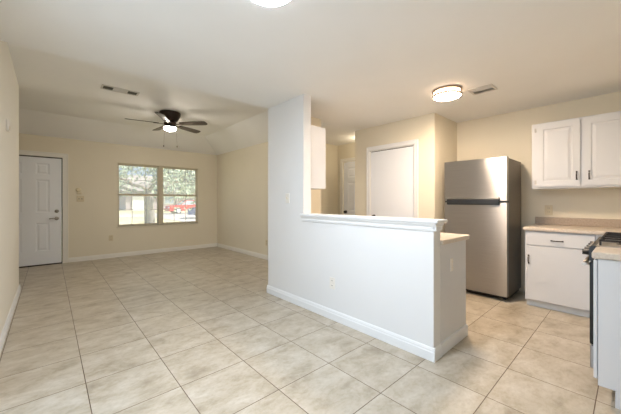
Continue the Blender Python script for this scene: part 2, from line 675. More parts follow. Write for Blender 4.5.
def slab_with_panels(mb, mp, u0, u1, z0, z1, panels, t, steps):
    """a slab whose front (d = t) is cut by panels arranged in a grid of columns and rows"""
    bm = mb.bm
    us = sorted({u0, u1} | {p[0] for p in panels} | {p[1] for p in panels})
    zs = sorted({z0, z1} | {p[2] for p in panels} | {p[3] for p in panels})
    for a, b in zip(us, us[1:]):
        for c, d in zip(zs, zs[1:]):
            mu, mz = (a + b) / 2, (c + d) / 2
            if any(p[0] < mu < p[1] and p[2] < mz < p[3] for p in panels):
                continue
            bm.faces.new([bm.verts.new(mp(*q, t)) for q in ((a, c), (b, c), (b, d), (a, d))])
    for p in panels:
        raised(mb, mp, *p, steps)
    B = [(u0, z0), (u1, z0), (u1, z1), (u0, z1)]
    F = [bm.verts.new(mp(*q, t)) for q in B]
    K = [bm.verts.new(mp(*q, 0)) for q in B]
    for i in range(4):
        bm.faces.new((F[i], F[(i + 1) % 4], K[(i + 1) % 4], K[i]))
    bm.faces.new(K)
    bmesh.ops.remove_doubles(bm, verts=bm.verts[:], dist=0.0002)


def casing(mb, mp, u0, u1, z1, w=0.06, t=0.016):
    """flat-with-bead casing around an opening, u0..u1, up to z1"""
    def bar(a, b, c, d):
        pts = [mp(a, c, -0.002), mp(b, d, t)]
        (xa, ya, za), (xb, yb, zb) = pts
        mb.box(xa, xb, ya, yb, za, zb, 0.004)
    bar(u0 - w, u0, 0, z1)
    bar(u1, u1 + w, 0, z1)
    bar(u0 - w, u1 + w, z1, z1 + w)
    # outer bead
    def bead(a, b, c, d):
        pts = [mp(a, c, t - 0.004), mp(b, d, t + 0.006)]
        (xa, ya, za), (xb, yb, zb) = pts
        mb.box(xa, xb, ya, yb, za, zb, 0.003)
    bead(u0 - w, u0 - w + 0.016, 0, z1 + w)
    bead(u1 + w - 0.016, u1 + w, 0, z1 + w)
    bead(u0 - w, u1 + w, z1 + w - 0.016, z1 + w)


STEPS = [(0.0, 0.0), (0.012, -0.009), (0.030, -0.009), (0.048, -0.002)]


def steps_at(t):
    return [(i, t + d) for i, d in STEPS]


# front door
d1 = thing('door_1', (-0.275, FW, 0), 'white six panel front door with lever handle beside the living room window', 'door', kind='structure')
mp = face_map(1, FW + 0.060, -1)
pan = []
for a, b in ((-0.565, -0.375), (-0.185, 0.005)):
    pan += [(a, b, 0.27, 0.80), (a, b, 1.00, 1.62), (a, b, 1.72, 1.93)]
mb = MB()
slab_with_panels(mb, mp, -0.735, 0.180, 0.016, 2.040, pan, 0.045, steps_at(0.045))
slab = mb.build('door_panel', M['door'], d1)
mp = face_map(1, FW, -1)
mb = MB()
casing(mb, mp, -0.745, 0.195, 2.060, 0.085)
mb.build('door_casing', M['trimcream'], d1)
mb = MB()  # dark boxes put the shade of the door gap into colour
mb.box(0.184, 0.195, FW + 0.005, FW + 0.13, 0, 2.06)
mb.box(-0.745, -0.737, FW + 0.005, FW + 0.13, 0, 2.06)
mb.box(-0.745, 0.195, FW + 0.005, FW + 0.13, 2.045, 2.06)
mb.build('painted_gap', M['gapthreshold'], d1, 'dark strip painted for the shaded gap around the front door')
MB().box(-0.745, 0.195, FW - 0.03, FW + 0.14, 0.0, 0.018, 0.004).build('threshold', M['gapthreshold'], d1, 'dark threshold under the front door')
yd = FW + 0.015
h = MB().lathe([(0, -0.012), (0.033, -0.012), (0.033, -0.004), (0.030, 0)], (0.111, yd, 0.880), 24, 1)
h.tube([(0.111, yd - 0.01, 0.88), (0.111, yd - 0.045, 0.88)], 0.012)
h.tube([(0.111, yd - 0.045, 0.88), (0.06, yd - 0.05, 0.884), (0.0, yd - 0.048, 0.876)], 0.009)
h.build('door_handle', M['chrome'], d1, 'satin nickel lever handle')
MB().lathe([(0, -0.026), (0.018, -0.024), (0.022, -0.012), (0.032, -0.010), (0.032, 0)], (0.111, yd, 1.020), 24, 1).build('deadbolt', M['chrome'], d1, 'round nickel deadbolt')

# pantry door
d2 = thing('door_2', (PX, 2.525, 0), 'plain white pantry closet door left of the fridge', 'door', kind='structure')
MB().box(PX + 0.003, PX + 0.038, 2.149, 2.906, 0.012, 2.022, 0.002).build('door_panel', M['door'], d2)
mb = MB()
casing(mb, face_map(0, PX, -1), 2.135, 2.915, 2.045, 0.066)
mb.build('door_casing', M['trim'], d2)
mb = MB()
mb.box(PX + 0.002, PX + 0.11, 2.135, 2.147, 0, 2.045)
mb.box(PX + 0.002, PX + 0.11, 2.908, 2.915, 0, 2.045)
mb.box(PX + 0.002, PX + 0.11, 2.135, 2.915, 2.034, 2.045)
mb.build('door_jamb', M['trim'], d2)
mb = MB()
mb.box(PX + 0.02, PX + 0.06, 2.147, 2.908, 2.022, 2.034)  # dark strip stands in for the shade above the pantry door
mb.build('painted_top_gap', M['gapthreshold'], d2, 'dark strip painted for the shaded gap along the top of the pantry door')
MB().lathe([(0, -0.055), (0.018, -0.054), (0.026, -0.04), (0.020, -0.025), (0.012, -0.018), (0.012, -0.006), (0.028, -0.005), (0.028, 0)], (PX + 0.003, 2.84, 0.965), 20, 0).build('door_handle', M['bronze'], d2, 'small dark round door knob')

# hallway door on the right wall beyond the pantry
d3 = thing('door_3', (KW, 3.8, 0), 'white panelled hallway door seen dimly behind the half wall opening', 'door', kind='structure')
mp = face_map(0, KW + 0.060, -1)
pan = []
for a, b in ((3.52, 3.73), (3.87, 4.08)):
    pan += [(a, b, 0.27, 0.80), (a, b, 1.00, 1.62), (a, b, 1.72, 1.93)]
mb = MB()
slab_with_panels(mb, mp, 3.412, 4.188, 0.012, 2.045, pan, 0.045, steps_at(0.045))
mb.build('door_panel', M['door'], d3)
mb = MB()
casing(mb, face_map(0, KW, -1), 3.40, 4.20, 2.06, 0.065)
mb.build('door_casing', M['trimcream'], d3)
MB().lathe([(0, -0.060), (0.020, -0.059), (0.028, -0.044), (0.022, -0.028), (0.012, -0.02), (0.012, -0.006), (0.032, -0.005), (0.032, 0)], (KW + 0.015, 4.13, 0.985), 20, 0).build('door_handle', M['iron'], d3, 'dark round door knob')

# patio door in the left wall
d4 = thing('door_4', (LW, 1.3, 0), 'glazed sliding patio door in the left wall facing the half wall', 'door', kind='structure')
mb = MB()
mb.box(LW - 0.1, LW, 0.15, 0.21, 0, 2.08).box(LW - 0.1, LW, 2.39, 2.45, 0, 2.08)
mb.box(LW - 0.1, LW, 0.21, 2.39, 2.02, 2.08).box(LW - 0.1, LW, 0.21, 2.39, 0, 0.05)
mb.box(LW - 0.08, LW - 0.02, 1.27, 1.33, 0.05, 2.02)
mb.build('door_frame', M['trim'], d4)
MB().box(LW - 0.055, LW - 0.049, 0.21, 2.39, 0.05, 2.02).build('door_glass', M['clear'], d4)

# ------------------------------------------------------------------ living room window
w1 = thing('window_1', ((WX0 + WX1) / 2, FW, WZ0), 'pair of white gridded windows looking out to a red car', 'window', kind='structure')
yw = FW + 0.07
mb = MB()
XM0, XM1 = 1.925, 2.012       # mullion between the two units
mb.box(XM0, XM1, FW + 0.03, FW + 0.12, WZ0, WZ1, 0.004)
for a, b in ((WX0, XM0), (XM1, WX1)):
    mb.box(a, a + 0.018, yw - 0.02, FW + 0.12, WZ0, WZ1)
    mb.box(b - 0.018, b, yw - 0.02, FW + 0.12, WZ0, WZ1)
    mb.box(a, b, yw - 0.02, FW + 0.12, WZ1 - 0.018, WZ1)
    mb.box(a, b, yw - 0.02, FW + 0.12, WZ0, WZ0 + 0.018)
mb.build('window_frame', M['sash'], w1)
for a, b in ((WX0 + 0.018, XM0), (XM1, WX1 - 0.018)):
    for lo, hi, dy in ((WZ0 + 0.018, 1.365, 0.0), (1.355, WZ1 - 0.018, 0.025)):
        y = yw + dy
        s = 0.018
        mb = MB()
        mb.box(a, a + s, y, y + 0.022, lo, hi).box(b - s, b, y, y + 0.022, lo, hi)
        mb.box(a, b, y, y + 0.022, lo, lo + s + 0.008).box(a, b, y, y + 0.022, hi - s - 0.008, hi)
        sh = mb.build('window_sash', M['sash'], w1)
        mb = MB()
        for k in (1, 2):
            x = a + (b - a) * k / 3
            mb.box(x - 0.0045, x + 0.0045, y + 0.008, y + 0.014, lo + s, hi - s)
        z = (lo + hi) / 2
        mb.box(a + s, b - s, y + 0.0085, y + 0.0135, z - 0.0045, z + 0.0045)
        mb.build('window_grid', M['muntin'], sh)
        MB().box(a + s, b - s, y + 0.017, y + 0.020, lo + s, hi - s).build('window_pane', M['glass'], sh)
MB().box(WX0 - 0.02, WX1 + 0.02, FW - 0.018, FW + 0.07, WZ0 - 0.022, WZ0, 0.005).build('window_sill', M['wall'], w1)


# ------------------------------------------------------------------ plates on the walls
def place_plate(name, axis, face, sgn, u, z, w, hgt, label, cat, kind, mat, smat):
    mp = face_map(axis, face, sgn)
    root = thing(name, mp(u, z, 0), label, cat, 'wall outlets' if kind == 'outlet' else 'light switches')

    def bx(mb, a, b, c, d, d0, d1, bev=0):
        (xa, ya, za), (xb, yb, zb) = mp(a, c, d0), mp(b, d, d1)
        mb.box(xa, xb, ya, yb, za, zb, bev)
        return mb
    bx(MB(), u - w / 2, u + w / 2, z - hgt / 2, z + hgt / 2, 0.0, 0.006, 0.002).build('plate', mat, root)
    if kind == 'outlet':
        for s in (-1, 1):
            sk = bx(MB(), u - 0.017, u + 0.017, z + s * 0.025 - 0.015, z + s * 0.025 + 0.015, 0.005, 0.008, 0.001).build('socket', mat, root)
            mb = MB()
            for q in (-1, 1):
                bx(mb, u + q * 0.007 - 0.0015, u + q * 0.007 + 0.0015, z + s * 0.025 - 0.004, z + s * 0.025 + 0.007, 0.0075, 0.0085)
            mb.build('slot', smat, sk)
    else:
        n = kind
        for k in range(n):
            du = (k - (n - 1) / 2) * 0.046
            bx(MB(), u + du - 0.005, u + du + 0.005, z - 0.012, z + 0.012, 0.005, 0.016, 0.002).build('toggle', smat, root)
    return root


place_plate('wall_outlet', 0, HW0, -1, 2.057, 0.372, 0.075, 0.118, 'white double outlet low on the half wall above the baseboard', 'outlet', 'outlet', M['plate'], M['slot'])
place_plate('light_switch', 0, HW0, -1, 2.811, 1.247, 0.075, 0.118, 'ivory light switch on the full-height white wall before the ledge', 'switch', 1, M['plate'], M['plateold'])
place_plate('light_switch', 1, FW, -1, 0.472, 1.262, 0.118, 0.118, 'double light switch plate between front door and window', 'switch', 2, M['plateold'], M['slot'])
place_plate('wall_outlet', 1, FW, -1, 0.984, 0.426, 0.075, 0.118, 'beige outlet low on the far wall under the window corner', 'outlet', 'outlet', M['plateold'], M['slot'])
place_plate('wall_outlet', 0, LR, -1, 5.083, 0.350, 0.075, 0.118, 'beige outlet low on the right living room wall', 'outlet', 'outlet', M['plateold'], M['slot'])
place_plate('wall_outlet', 0, KW, -1, 0.713, 1.098, 0.080, 0.125, 'almond outlet on kitchen wall just above the backsplash', 'outlet', 'outlet', M['plateold'], M['slot'])
th = thing('thermostat', (0.44, FW, 1.40), 'small round thermostat above the double switch by front door', 'thermostat')
MB().lathe([(0, -0.034), (0.034, -0.033), (0.043, -0.026), (0.043, 0)], (0.437, FW, 1.44), 24, 1).build('dial', M['plateold'], th)
MB().box(0.415, 0.49, FW - 0.012, FW, 1.355, 1.392, 0.003).build('base_plate', M['plateold'], th)
ch = thing('door_chime', (LW, 3.965, 1.88), 'narrow white chime box high on the left wall', 'chime')
MB().box(LW, LW + 0.022, 3.925, 4.005, 1.875, 1.985, 0.004).build('cover', M['plate'], ch)
MB().box(LW + 0.020, LW + 0.024, 3.940, 3.990, 1.89, 1.925).build('grille', M['plateold'], ch)


# ------------------------------------------------------------------ ceiling registers
def register(name, loc, rz, L, Wd, label, sections, mats, two_way=False):
    root = thing(name, loc, label, 'vent', rz=rz)
    Mw = world_of(root)
    f = MB()
    fr = 0.022
    f.box(-L / 2, L / 2, -Wd / 2, -Wd / 2 + fr, -0.010, 0, 0.003).box(-L / 2, L / 2, Wd / 2 - fr, Wd / 2, -0.010, 0, 0.003)
    f.box(-L / 2, -L / 2 + fr, -Wd / 2 + fr, Wd / 2 - fr, -0.010, 0).box(L / 2 - fr, L / 2, -Wd / 2 + fr, Wd / 2 - fr, -0.010, 0)
    f.xf(Mw).build('frame', M['vent'], root)
    MB().box(-L / 2 + fr, L / 2 - fr, -Wd / 2 + fr, Wd / 2 - fr, -0.0015, 0).xf(Mw).build('duct_opening', mats[1], root)
    for a, b, direction in sections:
        s = MB()
        if direction == 'across':
            n = max(3, int((b - a) / 0.016))
            for k in range(n):
                x = a + (b - a) * (k + 0.5) / n
                s.prism([(x - 0.004, -0.001), (x + 0.003, -0.009), (x + 0.0045, -0.009), (x - 0.0025, -0.001)], 1, -Wd / 2 + fr, Wd / 2 - fr)
        else:
            n = max(3, int((Wd - 2 * fr) / 0.013))
            for k in range(n):
                y = -Wd / 2 + fr + (Wd - 2 * fr) * (k + 0.5) / n
                t = -1 if (two_way and y > 0) else 1
                s.prism([(y - 0.006 * t, -0.001), (y + 0.004 * t, -0.010), (y + 0.0055 * t, -0.010), (y - 0.0045 * t, -0.001)], 0, a, b)
        s.xf(Mw).build('louvre', M['vent'] if direction == 'along' else mats[0], root)
    return root


register('ceiling_vent', (0.735, 4.745, ZT), 0.0, 0.44, 0.17, 'white register with dark louvred ends beside the ceiling fan',
         [(-0.195, -0.09, 'across'), (-0.085, 0.085, 'along'), (0.09, 0.195, 'across')], (M['ventdark'], M['ventdark']))
register('ceiling_vent', (3.533, 1.10, ZC), PI / 2, 0.24, 0.21, 'small white vent beside the kitchen ceiling light',
         [(-0.098, 0.098, 'along')], (M['vent'], M['ventdark']), True)


# ------------------------------------------------------------------ ceiling lights
def flush_light(loc, glow, side, label, rim=None):
    rim = rim or M['ring']
    root = thing('flush_ceiling_light', loc, label, 'ceiling light', 'round flush ceiling lights')
    MB().lathe([(0, 0), (0.140, 0), (0.148, -0.006), (0.150, -0.020), (0.132, -0.022), (0, -0.022)], loc, 48).build('base', rim, root)
    MB().lathe([(0.138, -0.020), (0.139, -0.045), (0.138, -0.066)], loc, 48).build('shade_band', side, root)
    MB().lathe([(0.138, -0.068), (0.130, -0.078), (0.110, -0.086), (0.06, -0.091), (0, -0.093)], loc, 48).build('diffuser', glow, root)
    MB().lathe([(0.139, -0.060), (0.151, -0.060), (0.151, -0.078), (0.138, -0.078), (0.139, -0.060)], loc, 48).build('ring', rim, root)
    for k in range(3):
        a = k * 2 * PI / 3 + 0.5
        MB().tube([(loc[0] + 0.146 * math.cos(a), loc[1] + 0.146 * math.sin(a), loc[2] - 0.012),
                   (loc[0] + 0.146 * math.cos(a), loc[1] + 0.146 * math.sin(a), loc[2] - 0.064)], 0.004).build('strut', rim, root)
    return root


flush_light((3.262, 1.368, ZC), M['kglow'], M['kside'], 'round lit flush light on the kitchen ceiling beside the small vent')
flush_light((0.886, 1.322, ZC), M['dglow'], M['dside'], 'round lit flush light cut off by the top of the photo', M['trim'])

# ------------------------------------------------------------------ ceiling fan
FX, FY = 1.56, 5.37
fan = thing('ceiling_fan', (FX, FY, ZT), 'dark five blade hugger ceiling fan with lit bowl in the living room', 'ceiling fan')
MB().lathe([(0, 0), (0.165, 0), (0.172, -0.012), (0.165, -0.05), (0.125, -0.13), (0.105, -0.15), (0.0, -0.15)], (FX, FY, ZT), 40).build('housing', M['bronze'], fan)
MB().lathe([(0, -0.15), (0.085, -0.15), (0.098, -0.175), (0.098, -0.215), (0.075, -0.232), (0, -0.232)], (FX, FY, ZT), 32).build('motor_hub', M['bronze'], fan)
fit = MB().lathe([(0, -0.232), (0.06, -0.232), (0.072, -0.245), (0.099, -0.252), (0.101, -0.262), (0, -0.262)], (FX, FY, ZT), 32)
lk = fit.build('light_fitting', M['bronze'], fan)
MB().lathe([(0.097, -0.258), (0.098, -0.268), (0.088, -0.290), (0.066, -0.309), (0.035, -0.320), (0, -0.323)], (FX, FY, ZT), 32).build('glass_bowl', M['fglow'], lk, 'lit frosted glass bowl')
for k in range(5):
    a = math.radians(168 + 72 * k)
    R = Matrix.Translation((FX, FY, ZT - 0.20)) @ Matrix.Rotation(a, 4, 'Z') @ Matrix.Rotation(math.radians(-12), 4, 'X')
    bl = MB()
    out = [(0.19, -0.050), (0.40, -0.062), (0.60, -0.068), (0.645, -0.060), (0.662, -0.035), (0.665, 0.0), (0.662, 0.035), (0.645, 0.060), (0.60, 0.068), (0.40, 0.062), (0.19, 0.050), (0.175, 0.03), (0.175, -0.03)]
    bl.prism(out, 2, -0.004, 0.004)
    b = bl.xf(R).build('blade', M['blade'], fan)
    ir = MB()
    ir.prism([(0.085, -0.018), (0.17, -0.014), (0.20, -0.038), (0.25, -0.034), (0.262, 0.0), (0.25, 0.034), (0.20, 0.038), (0.17, 0.014), (0.085, 0.018)], 2, -0.012, -0.0045)
    ir.xf(R).build('blade_arm', M['bronze'], b)
for dx, dy, L in ((-0.055, 0.05, 0.235), (0.075, -0.01, 0.235)):
    mb = MB()
    mb.tube([(FX + dx, FY + dy, ZT - 0.262), (FX + dx * 1.3, FY + dy * 1.3, ZT - 0.30), (FX + dx * 1.5, FY + dy * 1.5, ZT - 0.33 - L)], 0.0022, 6)
    p = mb.build('pull_chain', M['chrome'], fan)
    MB().lathe([(0, 0.006), (0.006, 0), (0.010, -0.014), (0.006, -0.026), (0, -0.028)], (FX + dx * 1.5, FY + dy * 1.5, ZT - 0.33 - L), 12).build('fob', M['bronze'], p)


# ------------------------------------------------------------------ kitchen cabinets
def pull(mb, axis, face, sgn, u, z, L, vertical):
    """a bow pull with two feet"""
    mp = face_map(axis, face, sgn)
    pts = []
    for k in range(9):
        t = k / 8
        s = (t - 0.5) * L
        d = 0.004 + 0.022 * math.sin(PI * t) ** 0.6
        pts.append(mp(u, z + s, d) if vertical else mp(u + s, z, d))
    mb.tube(pts, 0.0055, 8)
    for s in (-L / 2, L / 2):
        a, b = ((u, z + s) if vertical else (u + s, z))
        q0, q1 = mp(a - 0.007, b - 0.007, 0), mp(a + 0.007, b + 0.007, 0.006)
        mb.box(q0[0], q1[0], q0[1], q1[1], q0[2], q1[2], 0.001)
    return mb


CSTEPS = [(0.0, 0.0), (0.006, -0.007), (0.016, -0.007), (0.040, -0.001)]


def cab_door(parent, axis, face, sgn, u0, u1, z0, z1, frame=0.062, t=0.019, mat=None):
    mb = MB()
    mp = face_map(axis, face, sgn)
    slab_with_panels(mb, mp, u0, u1, z0, z1, [(u0 + frame, u1 - frame, z0 + frame, z1 - frame)], t, [(i, t + d) for i, d in CSTEPS])
    return mb.build('door', mat or M['cab'], parent)


# wall cabinet over the counter, two raised-panel doors
UX = 4.41
uc = thing('wall_cabinet', (UX + 0.16, 0.37, 1.362), 'white two door wall cabinet hung right of the fridge', 'cabinet')
mb = MB()
mb.box(UX, KW, -0.085, 0.824, 1.362, 2.150)
mb.box(UX - 0.004, UX, -0.085, 0.824, 1.362, 2.150, 0.002)
mb.build('body', M['cab'], uc)
xd = UX - 0.004
for a, b, hu in ((0.388, 0.775, 0.415), (-0.052, 0.362, 0.313)):
    dr = cab_door(uc, 0, xd, -1, a, b, 1.385, 2.128)
    pull(MB(), 0, xd - 0.019, -1, hu, 1.500, 0.085, True).build('handle', M['bronze'], dr, 'dark bronze pull')
    hx = b + 0.012 if a > 0.2 else a - 0.012
    for z in (1.44, 2.07):
        MB().box(xd - 0.012, xd, hx - 0.010, hx + 0.010, z - 0.025, z + 0.025, 0.003).build('hinge', M['hinge'], dr)

# base cabinet under the counter by the fridge
BX = 4.13
bc = thing('base_cabinet', (BX + 0.3, 0.55, 0), 'white base cabinet with one drawer and door right of the fridge', 'cabinet')
mb = MB()
mb.box(BX + 0.004, KW - 0.004, 0.235, 0.837, 0.07, 0.872)
mb.box(BX + 0.06, KW - 0.004, 0.235, 0.815, 0.0, 0.07)
mb.build('body', M['cab'], bc)
MB().box(BX + 0.045, BX + 0.06, 0.235, 0.830, 0.0, 0.072).build('toe_kick', M['toe'], bc, 'grey toe kick board')
df = MB().box(BX - 0.016, BX + 0.004, 0.250, 0.822, 0.712, 0.862, 0.003).build('drawer', M['cab'], bc)
pull(MB(), 0, BX - 0.016, -1, 0.548, 0.775, 0.095, False).build('handle', M['bronze'], df, 'dark bronze drawer pull')
dr = MB().box(BX - 0.016, BX + 0.004, 0.250, 0.822, 0.085, 0.702, 0.003).build('door', M['cab'], bc)
pull(MB(), 0, BX - 0.016, -1, 0.800, 0.545, 0.090, True).build('handle', M['bronze'], dr, 'dark bronze door pull')

# blind corner cabinet beside the range
cc = thing('corner_cabinet', (4.1, -0.15, 0), 'white corner cabinet filling in behind the stove', 'cabinet')
MB().box(3.56, KW - 0.004, -0.496, 0.14, 0.07, 0.872).box(BX + 0.004, KW - 0.004, 0.14, 0.232, 0.07, 0.872).box(3.56, KW - 0.004, -0.496, 0.08, 0.0, 0.07).build('body', M['cab'], cc)
MB().box(3.58, 4.10, 0.14, 0.158, 0.10, 0.86, 0.003).build('door', M['cab'], cc)

# counter along the right wall, with its backsplash
ct = thing('countertop', (4.4, 0.3, 0.872), 'beige laminate countertop along the right kitchen wall', 'countertop')
MB().box(4.095, KW, 0.16, 0.852, 0.874, 0.914, 0.008, 2).box(3.555, KW, -0.50, 0.165, 0.874, 0.914, 0.008, 2).build('top', M['lam'], ct)
MB().box(KW - 0.022, KW, -0.50, 0.850, 0.914, 1.008, 0.004).build('backsplash', M['splash'], ct, 'taupe laminate backsplash')

# narrow end cabinet in front of the range
EX = 2.462
ec = thing('base_cabinet', (EX + 0.15, -0.18, 0), 'narrow white end cabinet at right edge beside the stove', 'cabinet')
mb = MB()
mb.prism([(0.138, 0.100), (0.138, 0.862), (-0.50, 0.862), (-0.50, 0.0), (0.066, 0.0), (0.066, 0.100)], 0, EX, EX + 0.018)
mb.box(EX + 0.018, EX + 0.308, -0.50, 0.120, 0.100, 0.862)
mb.box(EX + 0.018, EX + 0.308, 0.120, 0.138, 0.100, 0.862)
mb.box(EX + 0.018, EX + 0.308, -0.50, 0.055, 0.0, 0.100)
mb.build('body', M['cab'], ec)
MB().box(EX + 0.006, EX + 0.295, 0.1405, 0.158, 0.135, 0.852, 0.003).build('door', M['cab'], ec)
recentre(tag(MB().box(EX - 0.014, EX + 0.308, -0.50, 0.165, 0.864, 0.904, 0.008, 2).build('countertop', M['lam']),
             'short beige countertop slab between end cabinet and stove', 'countertop'), (EX + 0.15, -0.18, 0.864))

# ------------------------------------------------------------------ gas range
RX0, RX1 = 2.775, 3.545
rg = thing('gas_range', ((RX0 + RX1) / 2, -0.15, 0), 'black gas stove with cast iron grates at right edge', 'stove')
mb = MB()
mb.box(RX0, RX1, -0.49, 0.145, 0.06, 0.895, 0.003)
mb.box(RX0 + 0.03, RX1 - 0.03, -0.46, 0.10, 0.0, 0.06)
mb.build('body', M['black'], rg)
MB().box(RX0, RX1, -0.49, 0.165, 0.893, 0.909, 0.005, 2).build('cooktop', M['cooktop'], rg, 'pale steel cooktop')
cp = MB().prism([(0.145, 0.800), (0.198, 0.800), (0.200, 0.885), (0.188, 0.906), (0.145, 0.906)], 0, RX0, RX1).build('control_panel', M['black'], rg)
for k in range(5):
    x = RX0 + 0.09 + k * (RX1 - RX0 - 0.18) / 4
    kb = MB().lathe([(0.026, 0.0), (0.026, 0.006), (0.021, 0.010), (0.019, 0.034), (0.016, 0.038), (0, 0.038)], (0, 0, 0), 20, 1)
    kb.box(-0.004, 0.004, 0.02, 0.042, -0.019, 0.019, 0.001)
    kb.xf(Matrix.Translation((x, 0.199, 0.848))).build('knob', M['blackplastic'], cp)
od = MB().box(RX0 + 0.004, RX1 - 0.004, 0.145, 0.197, 0.225, 0.792, 0.005, 2).build('oven_door', M['black'], rg)
MB().box(RX0 + 0.12, RX1 - 0.12, 0.196, 0.199, 0.34, 0.64).build('oven_window', M['blackplastic'], od)
mb = MB()
mb.tube([(RX0 + 0.025, 0.226, 0.770), (RX1 - 0.025, 0.226, 0.770)], 0.013, 14)
for x in (RX0 + 0.06, RX1 - 0.06):
    mb.tube([(x, 0.197, 0.770), (x, 0.226, 0.770)], 0.009, 10)
mb.build('handle', M['chrome'], od, 'steel oven door handle')
MB().box(RX0 + 0.004, RX1 - 0.004, 0.145, 0.195, 0.062, 0.215, 0.005, 2).build('drawer', M['steel'], rg, 'steel drawer front below oven')
mid = (RX0 + RX1) / 2
for a, b in ((RX0 + 0.015, mid - 0.004), (mid + 0.004, RX1 - 0.015)):
    g = MB()
    y0, y1 = -0.40, 0.150
    zt, t = 0.950, 0.0055
    for x in (a + t, (a + b) / 2, b - t):
        g.box(x - t, x + t, y0, y1, zt - 0.014, zt, 0.002)
    for y in (y0 + t, y0 + 0.135, (y0 + y1) / 2, y1 - 0.135, y1 - t):
        g.box(a, b, y - t, y + t, zt - 0.014, zt, 0.002)
    for x in (a + t, b - t):
        for y in (y0 + t, (y0 + y1) / 2, y1 - t):
            g.box(x - t, x + t, y - t, y + t, 0.908, zt - 0.01)
    g.build('grate', M['iron'], rg)
    for y in (-0.27, 0.02):
        c = ((a + b) / 2, y, 0.905)
        MB().lathe([(0.055, 0), (0.055, 0.006), (0.042, 0.010), (0.042, 0.016), (0.034, 0.019), (0, 0.019)], c, 24).build('burner', M['iron'], rg)

# ------------------------------------------------------------------ peninsula cabinets behind the half wall
PZ = 0.866
pc = thing('base_cabinet', (2.54, 1.5, 0), 'white peninsula base cabinet behind the end of the half wall', 'cabinet')
mb = MB()
mb.box(HW1 + 0.003, 2.795, YE, 1.955, 0.10, PZ)
mb.box(HW1 + 0.003, 2.735, YE + 0.02, 1.955, 0.0, 0.10)
mb.build('body', M['cab'], pc)
MB().box(HW1 + 0.002, 2.806, YE - 0.014, YE + 0.02, 0.0, 0.100, 0.004).build('plinth', M['trim'], pc)
for a, b in ((YE + 0.01, YE + 0.470), (YE + 0.480, 1.945)):
    dr = MB().box(2.795, 2.813, a, b, 0.115, 0.695, 0.003).build('door', M['cab'], pc)
    pull(MB(), 0, 2.813, 1, b - 0.05, 0.62, 0.09, True).build('handle', M['bronze'], dr)
    dw = MB().box(2.795, 2.813, a, b, 0.705, 0.850, 0.003).build('drawer', M['cab'], pc)
    pull(MB(), 0, 2.813, 1, (a + b) / 2, 0.778, 0.09, False).build('handle', M['bronze'], dw)
sc = thing('base_cabinet', (2.54, 2.54, 0), 'white base cabinet against the short return wall behind the half wall', 'cabinet')
mb = MB()
mb.box(HW1 + 0.003, 2.795, 1.960, YB - 0.117, 0.10, PZ)
mb.box(HW1 + 0.003, 2.735, 1.960, YB - 0.117, 0.0, 0.10)
mb.build('body', M['cab'], sc)
for a, b in ((1.97, 2.53), (2.54, 3.108)):
    dr = MB().box(2.795, 2.813, a, b, 0.115, 0.850, 0.003).build('door', M['cab'], sc)
    pull(MB(), 0, 2.813, 1, b - 0.05, 0.74, 0.09, True).build('handle', M['bronze'], dr)
recentre(tag(MB().box(HW1, 2.832, YE - 0.02, YB - 0.117, PZ + 0.002, 0.908, 0.008, 2).build('countertop', M['lam']),
             'beige laminate peninsula countertop below the half wall ledge', 'countertop'), (2.55, 2.0, PZ))
place_plate('wall_outlet', 1, YE, -1, 2.480, 0.685, 0.045, 0.105, 'narrow white outlet on the peninsula end panel', 'outlet', 'outlet', M['plate'], M['plateold'])

# wall cabinet on the kitchen side of the full-height wall
hc = thing('wall_cabinet', (2.43, 2.85, 1.365), 'white wall cabinet seen end-on above the half wall ledge', 'cabinet')
MB().box(HW1, 2.575, 2.575, YB - 0.117, 1.365, 2.125, 0.002).build('body', M['cab'], hc)
dr = cab_door(hc, 0, 2.575, 1, 2.590, YB - 0.13, 1.385, 2.105)
pull(MB(), 0, 2.594, 1, 2.63, 1.47, 0.085, True).build('handle', M['bronze'], dr)

# ------------------------------------------------------------------ fridge
FX0, FXB = 4.05, 4.70
FY0, FY1 = 0.993, 1.735
fr = thing('refrigerator', (4.4, 1.36, 0), 'stainless top freezer refrigerator standing between pantry and base cabinet', 'refrigerator')
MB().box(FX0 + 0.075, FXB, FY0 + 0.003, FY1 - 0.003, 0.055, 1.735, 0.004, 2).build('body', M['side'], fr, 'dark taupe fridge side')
MB().box(FX0 + 0.10, FXB - 0.03, FY0 + 0.02, FY1 - 0.02, 0.018, 0.057).build('base_grille', M['blackplastic'], fr)
ud = MB().box(FX0, FX0 + 0.068, FY0, FY1, 1.214, 1.748, 0.007, 3).build('freezer_door', M['steel'], fr)
ld = MB().box(FX0, FX0 + 0.068, FY0, FY1, 0.062, 1.196, 0.007, 3).build('fridge_door', M['steel'], fr)
hb = MB().box(FX0 - 0.022, FX0 + 0.02, 1.072, 1.695, 1.167, 1.238, 0.008, 2)
hb.box(FX0 + 0.006, FX0 + 0.066, FY0 + 0.006, FY1 - 0.006, 1.192, 1.216)
hb.build('handle', M['blackplastic'], ld, 'black pocket handle strip across the fridge')
MB().box(FX0 - 0.024, FX0 + 0.01, 1.072, 1.695, 1.240, 1.262, 0.006, 2).build('handle', M['steel'], ud, 'steel lip of the freezer door')
MB().box(FX0 - 0.0012, FX0 + 0.001, 1.345, 1.415, 1.690, 1.695).build('badge', M['chrome'], ud)
MB().box(FX0 + 0.02, FX0 + 0.11, FY0 + 0.015, FY0 + 0.06, 1.735, 1.760, 0.004).build('hinge_cover', M['side'], fr)
for x in (FX0 + 0.13, FXB - 0.06):
    for y in (FY0 + 0.06, FY1 - 0.06):
        MB().lathe([(0.018, 0.02), (0.018, 0.0), (0, 0)], (x, y, 0), 14).build('foot', M['blackplastic'], fr)

